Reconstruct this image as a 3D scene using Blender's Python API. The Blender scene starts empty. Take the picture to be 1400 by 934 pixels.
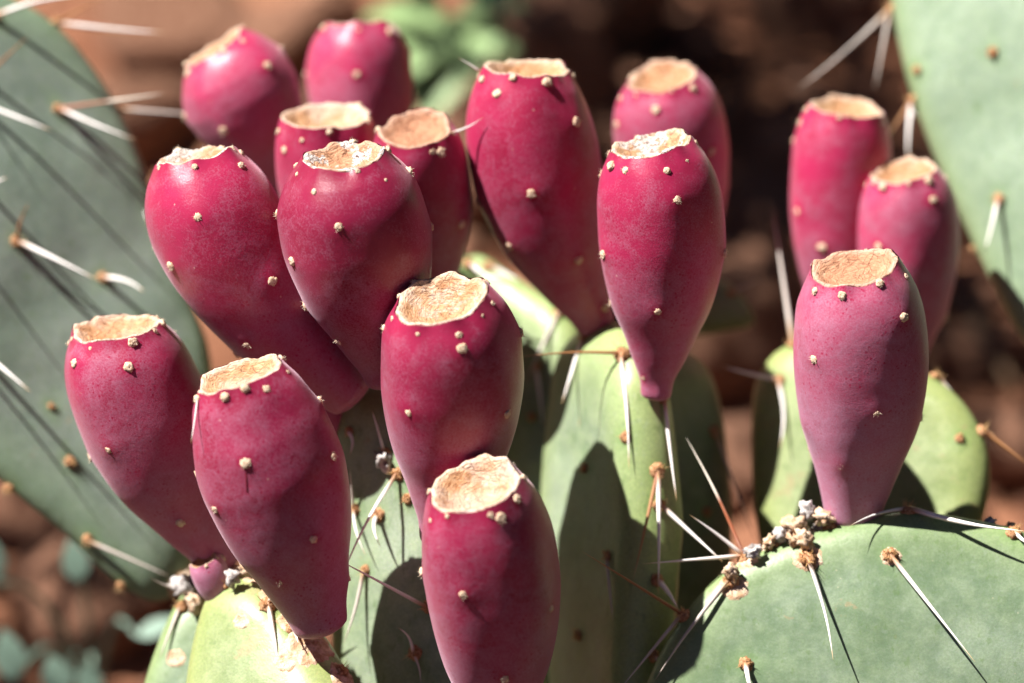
import bpy, math, random
import numpy as np
from mathutils import Vector, Matrix, noise
from mathutils.bvhtree import BVHTree

random.seed(7)
SC = bpy.context.scene
COL = SC.collection

# ------------------------------------------------------------------ camera, sky, sun, exposure
PITCH = math.radians(22)
FOCUS = 0.853
CAM = Vector((0, -FOCUS * math.cos(PITCH), 0.30 + FOCUS * math.sin(PITCH)))
cam_data = bpy.data.cameras.new('camera')
cam_data.lens = 100
cam_data.sensor_width = 36
cam_data.clip_start = 0.02
cam_data.clip_end = 200
cam_data.dof.use_dof = True
cam_data.dof.focus_distance = FOCUS
cam_data.dof.aperture_fstop = 4.2
cam_data.dof.aperture_blades = 0
cam = bpy.data.objects.new('camera', cam_data)
cam.location = CAM
cam.rotation_euler = (math.pi / 2 - PITCH, 0, 0)
COL.objects.link(cam)
SC.camera = cam

RIGHT = Vector((1, 0, 0))
UP = Vector((0, math.sin(PITCH), math.cos(PITCH)))
BACK = Vector((0, -math.cos(PITCH), math.sin(PITCH)))     # towards the viewer


def cdir(x, y, z):
    return RIGHT * x + UP * y + BACK * z


SUN = cdir(-0.54, 0.755, 0.365).normalized()                # towards the sun
world = bpy.data.worlds.new('World')
SC.world = world
world.use_nodes = True
wn = world.node_tree
wn.nodes.clear()
sky = wn.nodes.new('ShaderNodeTexSky')
sky.sky_type = 'NISHITA'
sky.sun_disc = False
sky.altitude = 2200
sky.dust_density = 0.2
sky.air_density = 0.22
sky.sun_elevation = math.asin(SUN.z)
sky.sun_rotation = math.atan2(SUN.x, SUN.y)
bg = wn.nodes.new('ShaderNodeBackground')
bg.inputs['Strength'].default_value = 0.05
wo = wn.nodes.new('ShaderNodeOutputWorld')
wn.links.new(sky.outputs[0], bg.inputs[0])
wn.links.new(bg.outputs[0], wo.inputs[0])
sun_data = bpy.data.lights.new('sun', 'SUN')
sun_data.energy = 5.0
sun_data.angle = math.radians(0.5)
sun_data.color = (1.0, 0.955, 0.89)
sun = bpy.data.objects.new('sun', sun_data)
sun.rotation_euler = SUN.to_track_quat('Z', 'Y').to_euler()
COL.objects.link(sun)
SC.view_settings.view_transform = 'Standard'
SC.view_settings.look = 'None'
SC.view_settings.exposure = 1.32
SC.view_settings.gamma = 1
SC.cycles.use_denoising = True

# ------------------------------------------------------------------ helpers
KPX = 36.0 / 100.0 / 1400.0


def W(px, py, D):
    """a point D metres deep in front of the lens, seen in that direction of the photograph"""
    return CAM + RIGHT * ((px - 700) * KPX * D) + UP * (-(py - 467) * KPX * D) - BACK * D


def ray(px, py):
    return (W(px, py, 1.0) - CAM).normalized()


def depth(p):
    return -(p - CAM).dot(BACK)


def on_plane(px, py, p0, n):
    d = ray(px, py)
    return CAM + d * ((p0 - CAM).dot(n) / d.dot(n))


def mesh_obj(name, verts, faces, mat, smooth=True, attrs=None):
    me = bpy.data.meshes.new(name)
    me.from_pydata([tuple(v) for v in verts], [], faces)
    if attrs:
        for k, vals in attrs.items():
            a = me.attributes.new(k, 'FLOAT', 'POINT')
            a.data.foreach_set('value', vals)
    if mat:
        me.materials.append(mat)
    if smooth:
        me.polygons.foreach_set('use_smooth', [True] * len(me.polygons))
    me.update()
    return me


WM = {}


def place(name, me, M, parent=None):
    o = bpy.data.objects.new(name, me)
    COL.objects.link(o)
    WM[o] = M
    if parent is not None:
        o.parent = parent
        o.matrix_basis = WM[parent].inverted() @ M
    else:
        o.matrix_basis = M
    return o


def tag(o, label, cat, group=None, kind=None):
    if label:
        o['label'] = label
    if cat:
        o['category'] = cat
    if group:
        o['group'] = group
    if kind:
        o['kind'] = kind
    return o


def catmull(pts, n, closed=True):
    out = []
    m = len(pts)
    for i in range(m if closed else m - 1):
        p = [pts[(i + k) % m] if closed else pts[min(max(i + k, 0), m - 1)] for k in (-1, 0, 1, 2)]
        for j in range(n):
            t = j / n
            out.append(0.5 * ((2 * p[1]) + (p[2] - p[0]) * t + (2 * p[0] - 5 * p[1] + 4 * p[2] - p[3]) * t * t
                              + (3 * p[1] - p[0] - 3 * p[2] + p[3]) * t ** 3))
    if not closed:
        out.append(pts[-1])
    return out


def frame_z(n, spin=0.0):
    q = Vector(n).to_track_quat('Z', 'Y').to_matrix().to_4x4()
    return q @ Matrix.Rotation(spin, 4, 'Z')


# ------------------------------------------------------------------ node materials
class NT:
    def __init__(self, name):
        self.m = bpy.data.materials.new(name)
        self.m.use_nodes = True
        self.t = self.m.node_tree
        self.t.nodes.clear()
        self.out = self.t.nodes.new('ShaderNodeOutputMaterial')
        self.b = self.t.nodes.new('ShaderNodeBsdfPrincipled')
        self.t.links.new(self.b.outputs[0], self.out.inputs[0])
        self.tc = self.t.nodes.new('ShaderNodeTexCoord')

    def link(self, a, b):
        self.t.links.new(a, b)

    def put(self, sock, v):
        if hasattr(v, 'is_linked') or isinstance(v, bpy.types.NodeSocket):
            self.link(v, sock)
        else:
            sock.default_value = v

    def noise(self, scale, detail=3, rough=0.5, vec=None, distort=0.0, out=0):
        n = self.t.nodes.new('ShaderNodeTexNoise')
        n.inputs['Scale'].default_value = scale
        n.inputs['Detail'].default_value = detail
        n.inputs['Roughness'].default_value = rough
        n.inputs['Distortion'].default_value = distort
        self.link(vec or self.tc.outputs['Object'], n.inputs['Vector'])
        return n.outputs[out]

    def voronoi(self, scale, feature='F1', vec=None, rand=1.0):
        n = self.t.nodes.new('ShaderNodeTexVoronoi')
        n.feature = feature
        n.inputs['Scale'].default_value = scale
        n.inputs['Randomness'].default_value = rand
        self.link(vec or self.tc.outputs['Object'], n.inputs['Vector'])
        return n.outputs['Distance']

    def mapping(self, scale):
        n = self.t.nodes.new('ShaderNodeMapping')
        n.inputs['Scale'].default_value = scale
        self.link(self.tc.outputs['Object'], n.inputs['Vector'])
        return n.outputs[0]

    def attr(self, name, kind='GEOMETRY'):
        n = self.t.nodes.new('ShaderNodeAttribute')
        n.attribute_type = kind
        n.attribute_name = name
        return n.outputs['Fac']

    def math(self, op, a, b=0.0, clamp=False):
        n = self.t.nodes.new('ShaderNodeMath')
        n.operation = op
        n.use_clamp = clamp
        self.put(n.inputs[0], a)
        self.put(n.inputs[1], b)
        return n.outputs[0]

    def ramp(self, v, lo, hi, to0=0.0, to1=1.0):
        n = self.t.nodes.new('ShaderNodeMapRange')
        n.interpolation_type = 'SMOOTHSTEP'
        self.put(n.inputs['Value'], v)
        n.inputs['From Min'].default_value = lo
        n.inputs['From Max'].default_value = hi
        n.inputs['To Min'].default_value = to0
        n.inputs['To Max'].default_value = to1
        return n.outputs[0]

    def mix(self, f, a, b):
        n = self.t.nodes.new('ShaderNodeMix')
        n.data_type = 'RGBA'
        self.put(n.inputs['Factor'], f)
        for s, v in ((6, a), (7, b)):
            if isinstance(v, tuple):
                n.inputs[s].default_value = (*v, 1)
            else:
                self.link(v, n.inputs[s])
        return n.outputs[2]

    def base(self, v):
        if isinstance(v, tuple):
            self.b.inputs['Base Color'].default_value = (*v, 1)
        else:
            self.link(v, self.b.inputs['Base Color'])

    def bump(self, h, strength, dist):
        n = self.t.nodes.new('ShaderNodeBump')
        n.inputs['Strength'].default_value = strength
        n.inputs['Distance'].default_value = dist
        self.link(h, n.inputs['Height'])
        self.link(n.outputs[0], self.b.inputs['Normal'])

    def set(self, **k):
        for a, v in k.items():
            self.put(self.b.inputs[a.replace('_', ' ')], v)


def mat_fruit():
    n = NT('fruit_skin')
    h = n.attr('height')
    halo = n.attr('halo')
    bloom = n.attr('bloom', 'OBJECT')
    big = n.noise(55, 3, 0.55, distort=0.6)
    mid = n.noise(260, 4, 0.6)
    fine = n.noise(1700, 4, 0.75)
    spk = n.voronoi(640)
    spk_sel = n.noise(120, 2)
    # waxy bloom: stronger towards the stalk end, rubbed off in patches and round the areoles
    f = n.math('ADD', bloom, n.ramp(h, 0.75, 0.0, 0.0, 0.30))
    f = n.math('ADD', f, n.ramp(big, 0.3, 0.72, -0.10, 0.10))
    f = n.math('ADD', f, n.ramp(mid, 0.3, 0.7, -0.05, 0.05))
    f = n.math('ADD', f, n.ramp(fine, 0.3, 0.7, -0.12, 0.12))
    dots = n.math('MULTIPLY', n.ramp(spk, 0.30, 0.18), n.ramp(spk_sel, 0.46, 0.6))
    f = n.math('SUBTRACT', f, n.math('MULTIPLY', dots, 0.24))
    rub = n.math('MULTIPLY', n.ramp(big, 0.60, 0.655), n.ramp(mid, 0.42, 0.5))
    f = n.math('SUBTRACT', f, n.math('MULTIPLY', rub, 0.14))
    f = n.math('SUBTRACT', f, n.math('MULTIPLY', halo, 0.22), True)
    red = n.mix(n.ramp(big, 0.25, 0.75), (0.43, 0.023, 0.092), (0.32, 0.012, 0.052))
    red = n.mix(n.attr('dark', 'OBJECT'), red, (0.165, 0.006, 0.030))
    c = n.mix(f, red, (0.49, 0.30, 0.43))
    fleck = n.math('MULTIPLY', n.ramp(n.voronoi(170), 0.065, 0.04), n.ramp(n.noise(40, 1), 0.5, 0.6))
    c = n.mix(n.math('MULTIPLY', fleck, 0.55), c, (0.62, 0.42, 0.36))
    n.base(c)
    n.set(Roughness=n.ramp(f, 0.0, 0.6, 0.36, 0.56), Specular_IOR_Level=0.38)
    n.b.inputs['Subsurface Weight'].default_value = 0.05
    n.b.inputs['Sheen Weight'].default_value = 0.22
    n.b.inputs['Sheen Roughness'].default_value = 0.35
    n.b.inputs['Sheen Tint'].default_value = (1.0, 0.75, 0.88, 1)
    n.b.inputs['Subsurface Radius'].default_value = (1.0, 0.25, 0.3)
    n.b.inputs['Subsurface Scale'].default_value = 0.0035
    n.bump(n.math('ADD', fine, n.math('MULTIPLY', mid, 1.5)), 0.22, 0.0004)
    return n.m


def mat_cup():
    n = NT('dried_scar')
    r = n.attr('radius')
    grey = n.attr('grey', 'OBJECT')
    a = n.noise(240, 5, 0.65, distort=1.2)
    fa = n.t.nodes.new('ShaderNodeAttribute')
    fa.attribute_name = 'fibre'
    b = n.noise(1.0, 4, 0.6, vec=fa.outputs['Vector'], distort=0.8)
    c = n.mix(n.ramp(a, 0.3, 0.7), (0.42, 0.20, 0.09), (0.56, 0.34, 0.19))
    c = n.mix(n.ramp(b, 0.48, 0.68, 0, 0.6), c, (0.33, 0.12, 0.05))
    c = n.mix(n.ramp(b, 0.42, 0.30, 0, 0.7), c, (0.62, 0.44, 0.30))
    c = n.mix(n.math('MULTIPLY', n.ramp(r, 0.78, .95, 0, 0.8), n.ramp(a, .35, .55, .35, 1)), c, (0.72, 0.57, 0.46))
    c = n.mix(n.math('MULTIPLY', n.ramp(r, .955, .985), n.ramp(n.noise(380, 3, .6), .38, .55, 0, .9)), c, (0.30, 0.03, 0.06))
    oi = n.t.nodes.new('ShaderNodeObjectInfo')
    c = n.mix(n.ramp(oi.outputs['Random'], .55, 1.0, 0, .55), c, (0.44, 0.20, 0.14))
    c = n.mix(n.math('MULTIPLY', n.ramp(oi.outputs['Random'], .5, 0.0, 0, .4), n.ramp(n.noise(90, 3, .6), .4, .6)), c, (0.70, 0.58, 0.52))
    crack = n.math('MULTIPLY', n.ramp(n.voronoi(330, 'DISTANCE_TO_EDGE'), 0.05, 0.0), n.ramp(n.noise(120, 2), .45, .55))
    c = n.mix(n.math('MULTIPLY', crack, .75), c, (0.12, 0.045, 0.025))
    pale = n.math('MULTIPLY', grey, n.ramp(n.noise(150, 3, .6), 0.50, 0.58))
    mould = n.mix(n.ramp(n.noise(1100, 3, .7), 0.38, 0.52), (0.06, 0.06, 0.07), (0.75, 0.74, 0.74))
    c = n.mix(n.math('MULTIPLY', pale, 0.8), c, mould)
    n.base(c)
    n.set(Roughness=0.8, Specular_IOR_Level=0.25)
    n.bump(n.math('ADD', a, n.math('MULTIPLY', b, 1.2)), 0.9, 0.0012)
    return n.m


def mat_wool(name, dark, light):
    n = NT(name)
    v = n.noise(2.2, 4, 0.7)
    n.base(n.mix(n.ramp(v, 0.36, 0.62), dark, light))
    n.set(Roughness=0.9, Specular_IOR_Level=0.1)
    n.bump(n.noise(6, 3, 0.7), 0.6, 0.0003)
    return n.m


def mat_pad(name, green, pale, rimc, cork=0.70):
    n = NT(name)
    rim = n.attr('rim')
    halo = n.attr('halo')
    big = n.noise(28, 4, 0.6)
    mid = n.noise(190, 4, 0.6)
    streak = n.noise(1.0, 3, 0.6, vec=n.mapping((420, 420, 90)))
    c = n.mix(n.ramp(n.math('ADD', n.math('MULTIPLY', big, .7), n.math('MULTIPLY', mid, .3)), 0.34, 0.66, 0.0, 1.0), green, pale)
    c = n.mix(n.ramp(mid, 0.35, 0.7, 0, 0.22), c, rimc)
    c = n.mix(n.math('MULTIPLY', rim, n.ramp(big, 0.25, 0.6, 0.6, 1.0)), c, rimc)
    c = n.mix(n.ramp(streak, 0.60, 0.68, 0, 0.40), c, (0.10, 0.17, 0.05))
    c = n.mix(n.math('MULTIPLY', halo, 0.55), c, (0.13, 0.24, 0.06))
    corky = n.math('MULTIPLY', n.ramp(n.noise(75, 5, 0.7), cork - .04, cork), n.ramp(mid, 0.4, 0.55))
    c = n.mix(n.math('MULTIPLY', corky, 0.5), c, (0.33, 0.22, 0.12))
    spots = n.math('MULTIPLY', n.ramp(n.voronoi(330), 0.10, 0.06), n.ramp(n.noise(60, 1), 0.5, 0.6))
    c = n.mix(n.math('MULTIPLY', spots, 0.5), c, (0.45, 0.42, 0.30))
    pore = n.noise(1300, 3, 0.7)
    c = n.mix(n.ramp(pore, 0.40, 0.62, 0.28, 0.0), c, (0.09, 0.14, 0.06))
    c = n.mix(n.ramp(n.noise(420, 4, .7), 0.55, 0.72, 0, .35), c, pale)
    n.base(c)
    n.set(Roughness=n.ramp(mid, 0.3, 0.7, 0.34, 0.5), Specular_IOR_Level=0.45)
    n.b.inputs['Subsurface Weight'].default_value = 0.10
    n.b.inputs['Subsurface Radius'].default_value = (0.5, 1.0, 0.3)
    n.b.inputs['Subsurface Scale'].default_value = 0.003
    n.bump(n.math('ADD', mid, n.math('MULTIPLY', n.noise(1500, 3, 0.6), 0.35)), 0.2, 0.0008)
    return n.m


def mat_spine(name, root, mid, tip):
    n = NT(name)
    t = n.attr('along')
    v = n.noise(3.0, 3, 0.6)
    c = n.mix(n.ramp(t, 0.02, 0.22), root, mid)
    c = n.mix(n.ramp(t, 0.80, 0.98), c, tip)
    c = n.mix(n.ramp(v, 0.5, 0.75, 0, 0.35), c, tip)
    n.base(c)
    n.set(Roughness=0.42, Specular_IOR_Level=0.4)
    return n.m


def mat_simple(name, a, b, scale, rough=0.85, bump=0.5, bdist=0.004, spec=0.2):
    n = NT(name)
    v = n.noise(scale, 5, 0.65)
    w = n.noise(scale * 5, 4, 0.65)
    c = n.mix(n.ramp(v, 0.32, 0.68), a, b)
    c = n.mix(n.ramp(w, 0.45, 0.75, 0, 0.45), c, tuple(x * 0.55 for x in a))
    n.base(c)
    n.set(Roughness=rough, Specular_IOR_Level=spec)
    n.bump(n.math('ADD', v, n.math('MULTIPLY', w, 0.4)), bump, bdist)
    return n.m


M_FRUIT = mat_fruit()
M_CUP = mat_cup()
M_WOOLF = mat_wool('areole_wool', (0.48, 0.30, 0.18), (0.78, 0.63, 0.48))
M_WOOLP = mat_wool('pad_areole_wool', (0.22, 0.085, 0.035), (0.50, 0.29, 0.16))
M_GLO = mat_spine('glochid', (0.55, 0.22, 0.05), (0.62, 0.38, 0.16), (0.75, 0.6, 0.4))
M_GLOF = mat_spine('pale_glochid', (0.6, 0.42, 0.25), (0.78, 0.66, 0.5), (0.8, 0.7, 0.55))
M_SPW = mat_spine('white_spine', (0.42, 0.22, 0.12), (0.84, 0.80, 0.78), (0.55, 0.36, 0.18))
M_SPB = mat_spine('brown_spine', (0.22, 0.07, 0.03), (0.33, 0.15, 0.06), (0.50, 0.33, 0.17))
M_SPH = mat_spine('half_brown_spine', (0.22, 0.06, 0.03), (0.30, 0.09, 0.04), (0.80, 0.73, 0.62))
M_SPG = mat_spine('grey_spine', (0.40, 0.25, 0.14), (0.52, 0.46, 0.42), (0.36, 0.28, 0.22))
# the half-brown spine turns pale from its middle on
for nd in M_SPH.node_tree.nodes:
    if nd.type == 'MAP_RANGE' and abs(nd.inputs['From Min'].default_value - 0.80) < 1e-4:
        nd.inputs['From Min'].default_value = 0.42
        nd.inputs['From Max'].default_value = 0.55
M_PAD = mat_pad('pad_skin', (0.130, 0.190, 0.112), (0.240, 0.300, 0.228), (0.235, 0.315, 0.130))
M_PADC = mat_pad('light_pad_skin', (0.175, 0.235, 0.145), (0.300, 0.355, 0.270), (0.305, 0.385, 0.140))
M_PADG = mat_pad('grey_pad_skin', (0.165, 0.215, 0.180), (0.270, 0.315, 0.285), (0.195, 0.275, 0.170))
M_PADY = mat_pad('yellow_pad_skin', (0.195, 0.250, 0.105), (0.295, 0.345, 0.190), (0.310, 0.355, 0.120), 0.62)
M_PADL = mat_pad('pale_pad_skin', (0.200, 0.275, 0.185), (0.275, 0.355, 0.265), (0.250, 0.335, 0.170))
M_SOIL = mat_simple('soil', (0.140, 0.054, 0.028), (0.285, 0.130, 0.074), 9, 0.95, 0.9, 0.02)
M_ROCK = mat_simple('red_rock', (0.210, 0.092, 0.054), (0.420, 0.225, 0.145), 14, 0.9, 0.8, 0.01)
M_TWIG = mat_simple('dry_twig', (0.130, 0.075, 0.042), (0.260, 0.170, 0.105), 40, 0.9, 0.5, 0.002)
M_DEAD = mat_simple('dried_remains', (0.16, 0.13, 0.12), (0.72, 0.68, 0.66), 260, 0.85, 0.6, 0.001)
M_CORK = mat_simple('cork_scar', (0.45, 0.27, 0.15), (0.76, 0.60, 0.46), 320, 0.85, 0.8, 0.0012)
M_LEAF = mat_simple('weed_leaf', (0.22, 0.34, 0.13), (0.33, 0.46, 0.22), 20, 0.5, 0.2, 0.002, 0.4)
M_CANOPY = mat_simple('added_shrub_leaf', (0.06, 0.10, 0.03), (0.10, 0.15, 0.05), 20, 0.5, 0.2, 0.002, 0.3)
M_LEAFB = mat_simple('blue_green_leaf', (0.13, 0.21, 0.16), (0.20, 0.29, 0.23), 30, 0.55, 0.2, 0.002, 0.4)

# ------------------------------------------------------------------ shared small meshes
import bmesh


def wool_mesh(name, mat, seed, flat=0.75, lump=0.28):
    bm = bmesh.new()
    bmesh.ops.create_icosphere(bm, subdivisions=3, radius=1)
    off = Vector((seed * 7.3, seed * 3.1, seed * 1.7))
    for v in bm.verts:
        d = v.co.normalized()
        k = 1 + lump * (noise.noise(d * 2.6 + off) + 0.7 * noise.noise(d * 6.0 + off))
        if d.z > 0.75:
            k -= 0.22 * (d.z - 0.75) / 0.25
        v.co = Vector((d.x * k, d.y * k, d.z * k * flat + 0.30))
    me = bpy.data.meshes.new(name)
    bm.to_mesh(me)
    bm.free()
    me.materials.append(mat)
    me.polygons.foreach_set('use_smooth', [True] * len(me.polygons))
    return me


def needle(verts, faces, along, p, d, L, r, bend=0.0, seg=5, sides=5, bdir=None):
    d = d.normalized()
    a = d.orthogonal().normalized()
    b = d.cross(a)
    bd = bdir if bdir is not None else a
    base = len(verts)
    for i in range(seg + 1):
        t = i / seg
        c = p + d * (L * t) + bd * (bend * L * t * t)
        rr = r * (1 - t) ** 0.75 * (1.0 - 0.15 * (t < 0.01))
        if i == seg:
            rr = r * 0.03
        for k in range(sides):
            an = 2 * math.pi * k / sides
            verts.append(c + a * (math.cos(an) * rr) + b * (math.sin(an) * rr))
            along.append(t)
    for i in range(seg):
        for k in range(sides):
            q = base + i * sides
            k2 = (k + 1) % sides
            faces.append((q + k, q + k2, q + sides + k2, q + sides + k))


def tuft_mesh(name, mat, n, L0, L1, r, spread, seed):
    rng = random.Random(seed)
    v, f, al = [], [], []
    for i in range(n):
        an = rng.uniform(0, 2 * math.pi)
        s = spread * math.sqrt(rng.random())
        d = Vector((math.cos(an) * s, math.sin(an) * s, 1))
        p = Vector((math.cos(an) * 0.5 * rng.random(), math.sin(an) * 0.5 * rng.random(), 0.45))
        needle(v, f, al, p, d, rng.uniform(L0, L1), r, rng.uniform(-.15, .15), 3, 4)
    return mesh_obj(name, v, f, mat, True, {'along': al})


def spine_mesh(name, mat, bend):
    v, f, al = [], [], []
    needle(v, f, al, Vector((0, 0, 0)), Vector((0, 0, 1)), 1.0, 1.0, 0, 12, 8)
    # unit spine: radius 1, length 1; scaled on placing, so the bend is stored in radius units
    for i, p in enumerate(v):
        p.x += bend * math.sin(al[i] * math.pi)
    return mesh_obj(name, v, f, mat, True, {'along': al})


WOOLF = [wool_mesh('areole', M_WOOLF, s, 0.85) for s in range(5)]
WOOLP = [wool_mesh('areole', M_WOOLP, s + 9, 0.75, 0.35) for s in range(4)]
TUFTF = [tuft_mesh('glochid_tuft', M_GLOF, 20, 0.5, 1.35, 0.06, 1.5, s) for s in range(4)]
TUFTP = [tuft_mesh('glochid_tuft', M_GLO, 22, 0.7, 1.8, 0.075, 0.9, s + 20) for s in range(4)]
TUFTL = [tuft_mesh('glochid_tuft', M_GLO, 30, 0.8, 2.2, 0.07, 0.8, s + 30) for s in range(2)]
SPINES = {'w': [spine_mesh('spine', M_SPW, b) for b in (0.4, 2.4, -2.0)],
          'b': [spine_mesh('spine', M_SPB, b) for b in (0.0, 1.5)],
          'h': [spine_mesh('spine', M_SPH, b) for b in (0.0, 1.2)],
          'g': [spine_mesh('spine', M_SPG, b) for b in (0.0, 1.5)]}


def add_spine(parent, p, q, r=0.00062, kind='w'):
    d = q - p
    L = d.length
    M = Matrix.Translation(p) @ frame_z(d, random.uniform(0, 6.28)) @ Matrix.Diagonal((r, r, L, 1))
    return place('spine', random.choice(SPINES[kind]), M, parent)


def add_areole(root, p, n, size, fruit=True, tuft=1):
    M = Matrix.Translation(p) @ frame_z(n, random.uniform(0, 6.28)) @ Matrix.Diagonal((size, size, size, 1))
    a = place('areole', random.choice(WOOLF if fruit else WOOLP), M, root)
    if tuft:
        place('glochid_tuft', random.choice(TUFTF if fruit else (TUFTL if tuft == 2 else TUFTP)), M, a)
    return a


# ------------------------------------------------------------------ ground
def ground_z(x, y):
    z = 0.03 + 0.24 * max(0.0, y - 0.25) ** 1.15 + 0.03 * max(0, -y - .3)
    z += 0.035 * noise.noise(Vector((x * 2.3, y * 2.3, 0.4))) + 0.014 * noise.noise(Vector((x * 9, y * 9, 3.1)))
    z += 0.006 * noise.noise(Vector((x * 31, y * 31, 5.1)))
    return z


def axis_steps(near0, near1, step, far):
    a = list(np.arange(near0, near1 + 1e-6, step))
    s, x = step, near1
    while x < far:
        s *= 1.25
        x += s
        a.append(x)
    s, x = step, near0
    while x > -far:
        s *= 1.25
        x -= s
        a.insert(0, x)
    return a


xs = axis_steps(-0.8, 0.8, 0.012, 60)
ys = axis_steps(-0.3, 2.2, 0.012, 60)
gv = [Vector((x, y, ground_z(x, y))) for y in ys for x in xs]
nx = len(xs)
gf = [(j * nx + i, j * nx + i + 1, (j + 1) * nx + i + 1, (j + 1) * nx + i)
      for j in range(len(ys) - 1) for i in range(nx - 1)]
g = place('ground', mesh_obj('ground', gv, gf, M_SOIL), Matrix())
tag(g, 'reddish brown bare soil sloping up behind the cactus', None, None, 'structure')


def ground_hit(px, py):
    d = ray(px, py)
    t = 0.6
    while t < 6:
        p = CAM + d * t
        if p.z <= ground_z(p.x, p.y):
            return p
        t += 0.004
    return p


# ------------------------------------------------------------------ cactus pads
PADS = {}


def make_pad(key, outline, p0px, n, thick, mat, label, areoles, res=8, rimw=0.011, lens=0.35, extra_face=0,
             group=None, bulge=0.0):
    """outline: photograph directions met with the pad's own mid plane; areoles: (px, py, size, [spines])"""
    n = cdir(*n).normalized()
    p0 = W(*p0px)
    pts = [on_plane(x, y, p0, n) for x, y in outline]
    cen = sum(pts, Vector()) / len(pts)
    u = (RIGHT - n * RIGHT.dot(n)).normalized()
    v = n.cross(u)
    q = [Vector(((p - cen).dot(u), (p - cen).dot(v))) for p in pts]
    if sum(q[i - 1].x * q[i].y - q[i].x * q[i - 1].y for i in range(len(q))) < 0:
        q.reverse()
    loop = catmull(q, res)
    K = len(loop)
    R = sum(p.length for p in loop) / K
    rs = [0.0] + [i / 14 for i in range(1, 11)]
    dd = [0.0022, 0.006, 0.012, 0.02, 0.032, 0.05]
    edge = [1 - rimw * d for d in (2.0 / R, 1.4 / R, 1.0 / R, 0.75 / R, 0.5 / R, 0.3 / R, 0.15 / R, 0.04 / R, 0)]
    rs = [r for r in rs if r < edge[0] - 0.02] + edge
    off = Vector((hash(key) % 97, len(key), 3.3)) if False else Vector((sum(map(ord, key)) % 97, len(key), 3.3))
    verts, rim = [], []

    def prof(r):
        d = (1 - r) * R / rimw
        f = math.sqrt(max(0.0, 1 - (1 - min(d, 1.0)) ** 2))
        return f * (1 - lens * r * r)

    rows = []
    for side in (1, -1):
        for r in (rs if side == 1 else rs[-2::-1]):
            row = []
            if r == 0:
                row = [len(verts)] * K
                c2 = [Vector((0, 0))]
            else:
                c2 = [p * r for p in loop]
                row = list(range(len(verts), len(verts) + K))
            for c in c2:
                w = cen + u * c.x + v * c.y
                wob = noise.noise(w * 22 + off) * 0.0022 + noise.noise(w * 70 + off) * 0.0006
                z = side * thick / 2 * prof(r) + wob * (0.4 + 0.6 * prof(r)) + bulge * (1 - r * r)
                verts.append(w + n * z)
                rim.append(min(1.0, max(0.0, 1 - (1 - r) * R / (rimw * 1.9))))
            rows.append(row)
    faces = []
    for i in range(len(rows) - 1):
        A, B = rows[i], rows[i + 1]
        for k in range(K):
            k2 = (k + 1) % K
            f = [A[k], B[k], B[k2], A[k2]]
            f2 = []
            for x in f:
                if x not in f2:
                    f2.append(x)
            if len(f2) > 2:
                faces.append(tuple(f2))
    bvh = BVHTree.FromPolygons(verts, faces)
    low = min(pts, key=lambda p: p.z)
    root = place('cactus_pad', None, Matrix.Translation(low))
    root.empty_display_size = 0.02
    tag(root, label, 'cactus pad', group)
    spots = []
    rng = random.Random(key)
    for a in areoles:
        hit = bvh.ray_cast(CAM, ray(a[0], a[1]))
        if hit[0] is None:
            D0 = depth(on_plane(a[0], a[1], p0, n))
            hit = bvh.find_nearest(W(a[0], a[1], D0))
        spots.append((hit[0], hit[1], a))
    if extra_face:     # the face turned away carries areoles as well
        for _ in range(extra_face):
            c = loop[rng.randrange(K)] * (rng.random() ** 0.5 * 0.9)
            w = cen + u * c.x + v * c.y
            h = bvh.find_nearest(w - n * thick)
            spots.append((h[0], h[1], (0, 0, 0.0019, [])))
    halo = []
    for w in verts:
        m = min(((w - s[0]).length for s in spots), default=1)
        halo.append(max(0.0, 1 - m / 0.006))
    me = mesh_obj('pad_body', [w - low for w in verts], faces, mat, True, {'rim': rim, 'halo': halo})
    place('pad_body', me, Matrix.Translation(low), root)
    for p, nn, a in spots:
        ar = add_areole(root, p - nn * a[2] * .15, nn, a[2] * .78, False, a[4] if len(a) > 4 else 1)
        for s in a[3]:
            D0 = depth(p)
            e = W(s[0], s[1], D0 - s[2])
            add_spine(ar, p + nn * a[2] * 0.4, e, s[4] if len(s) > 4 else 0.00068, s[3] if len(s) > 3 else 'w')
    PADS[key] = (root, bvh)
    return root


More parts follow.
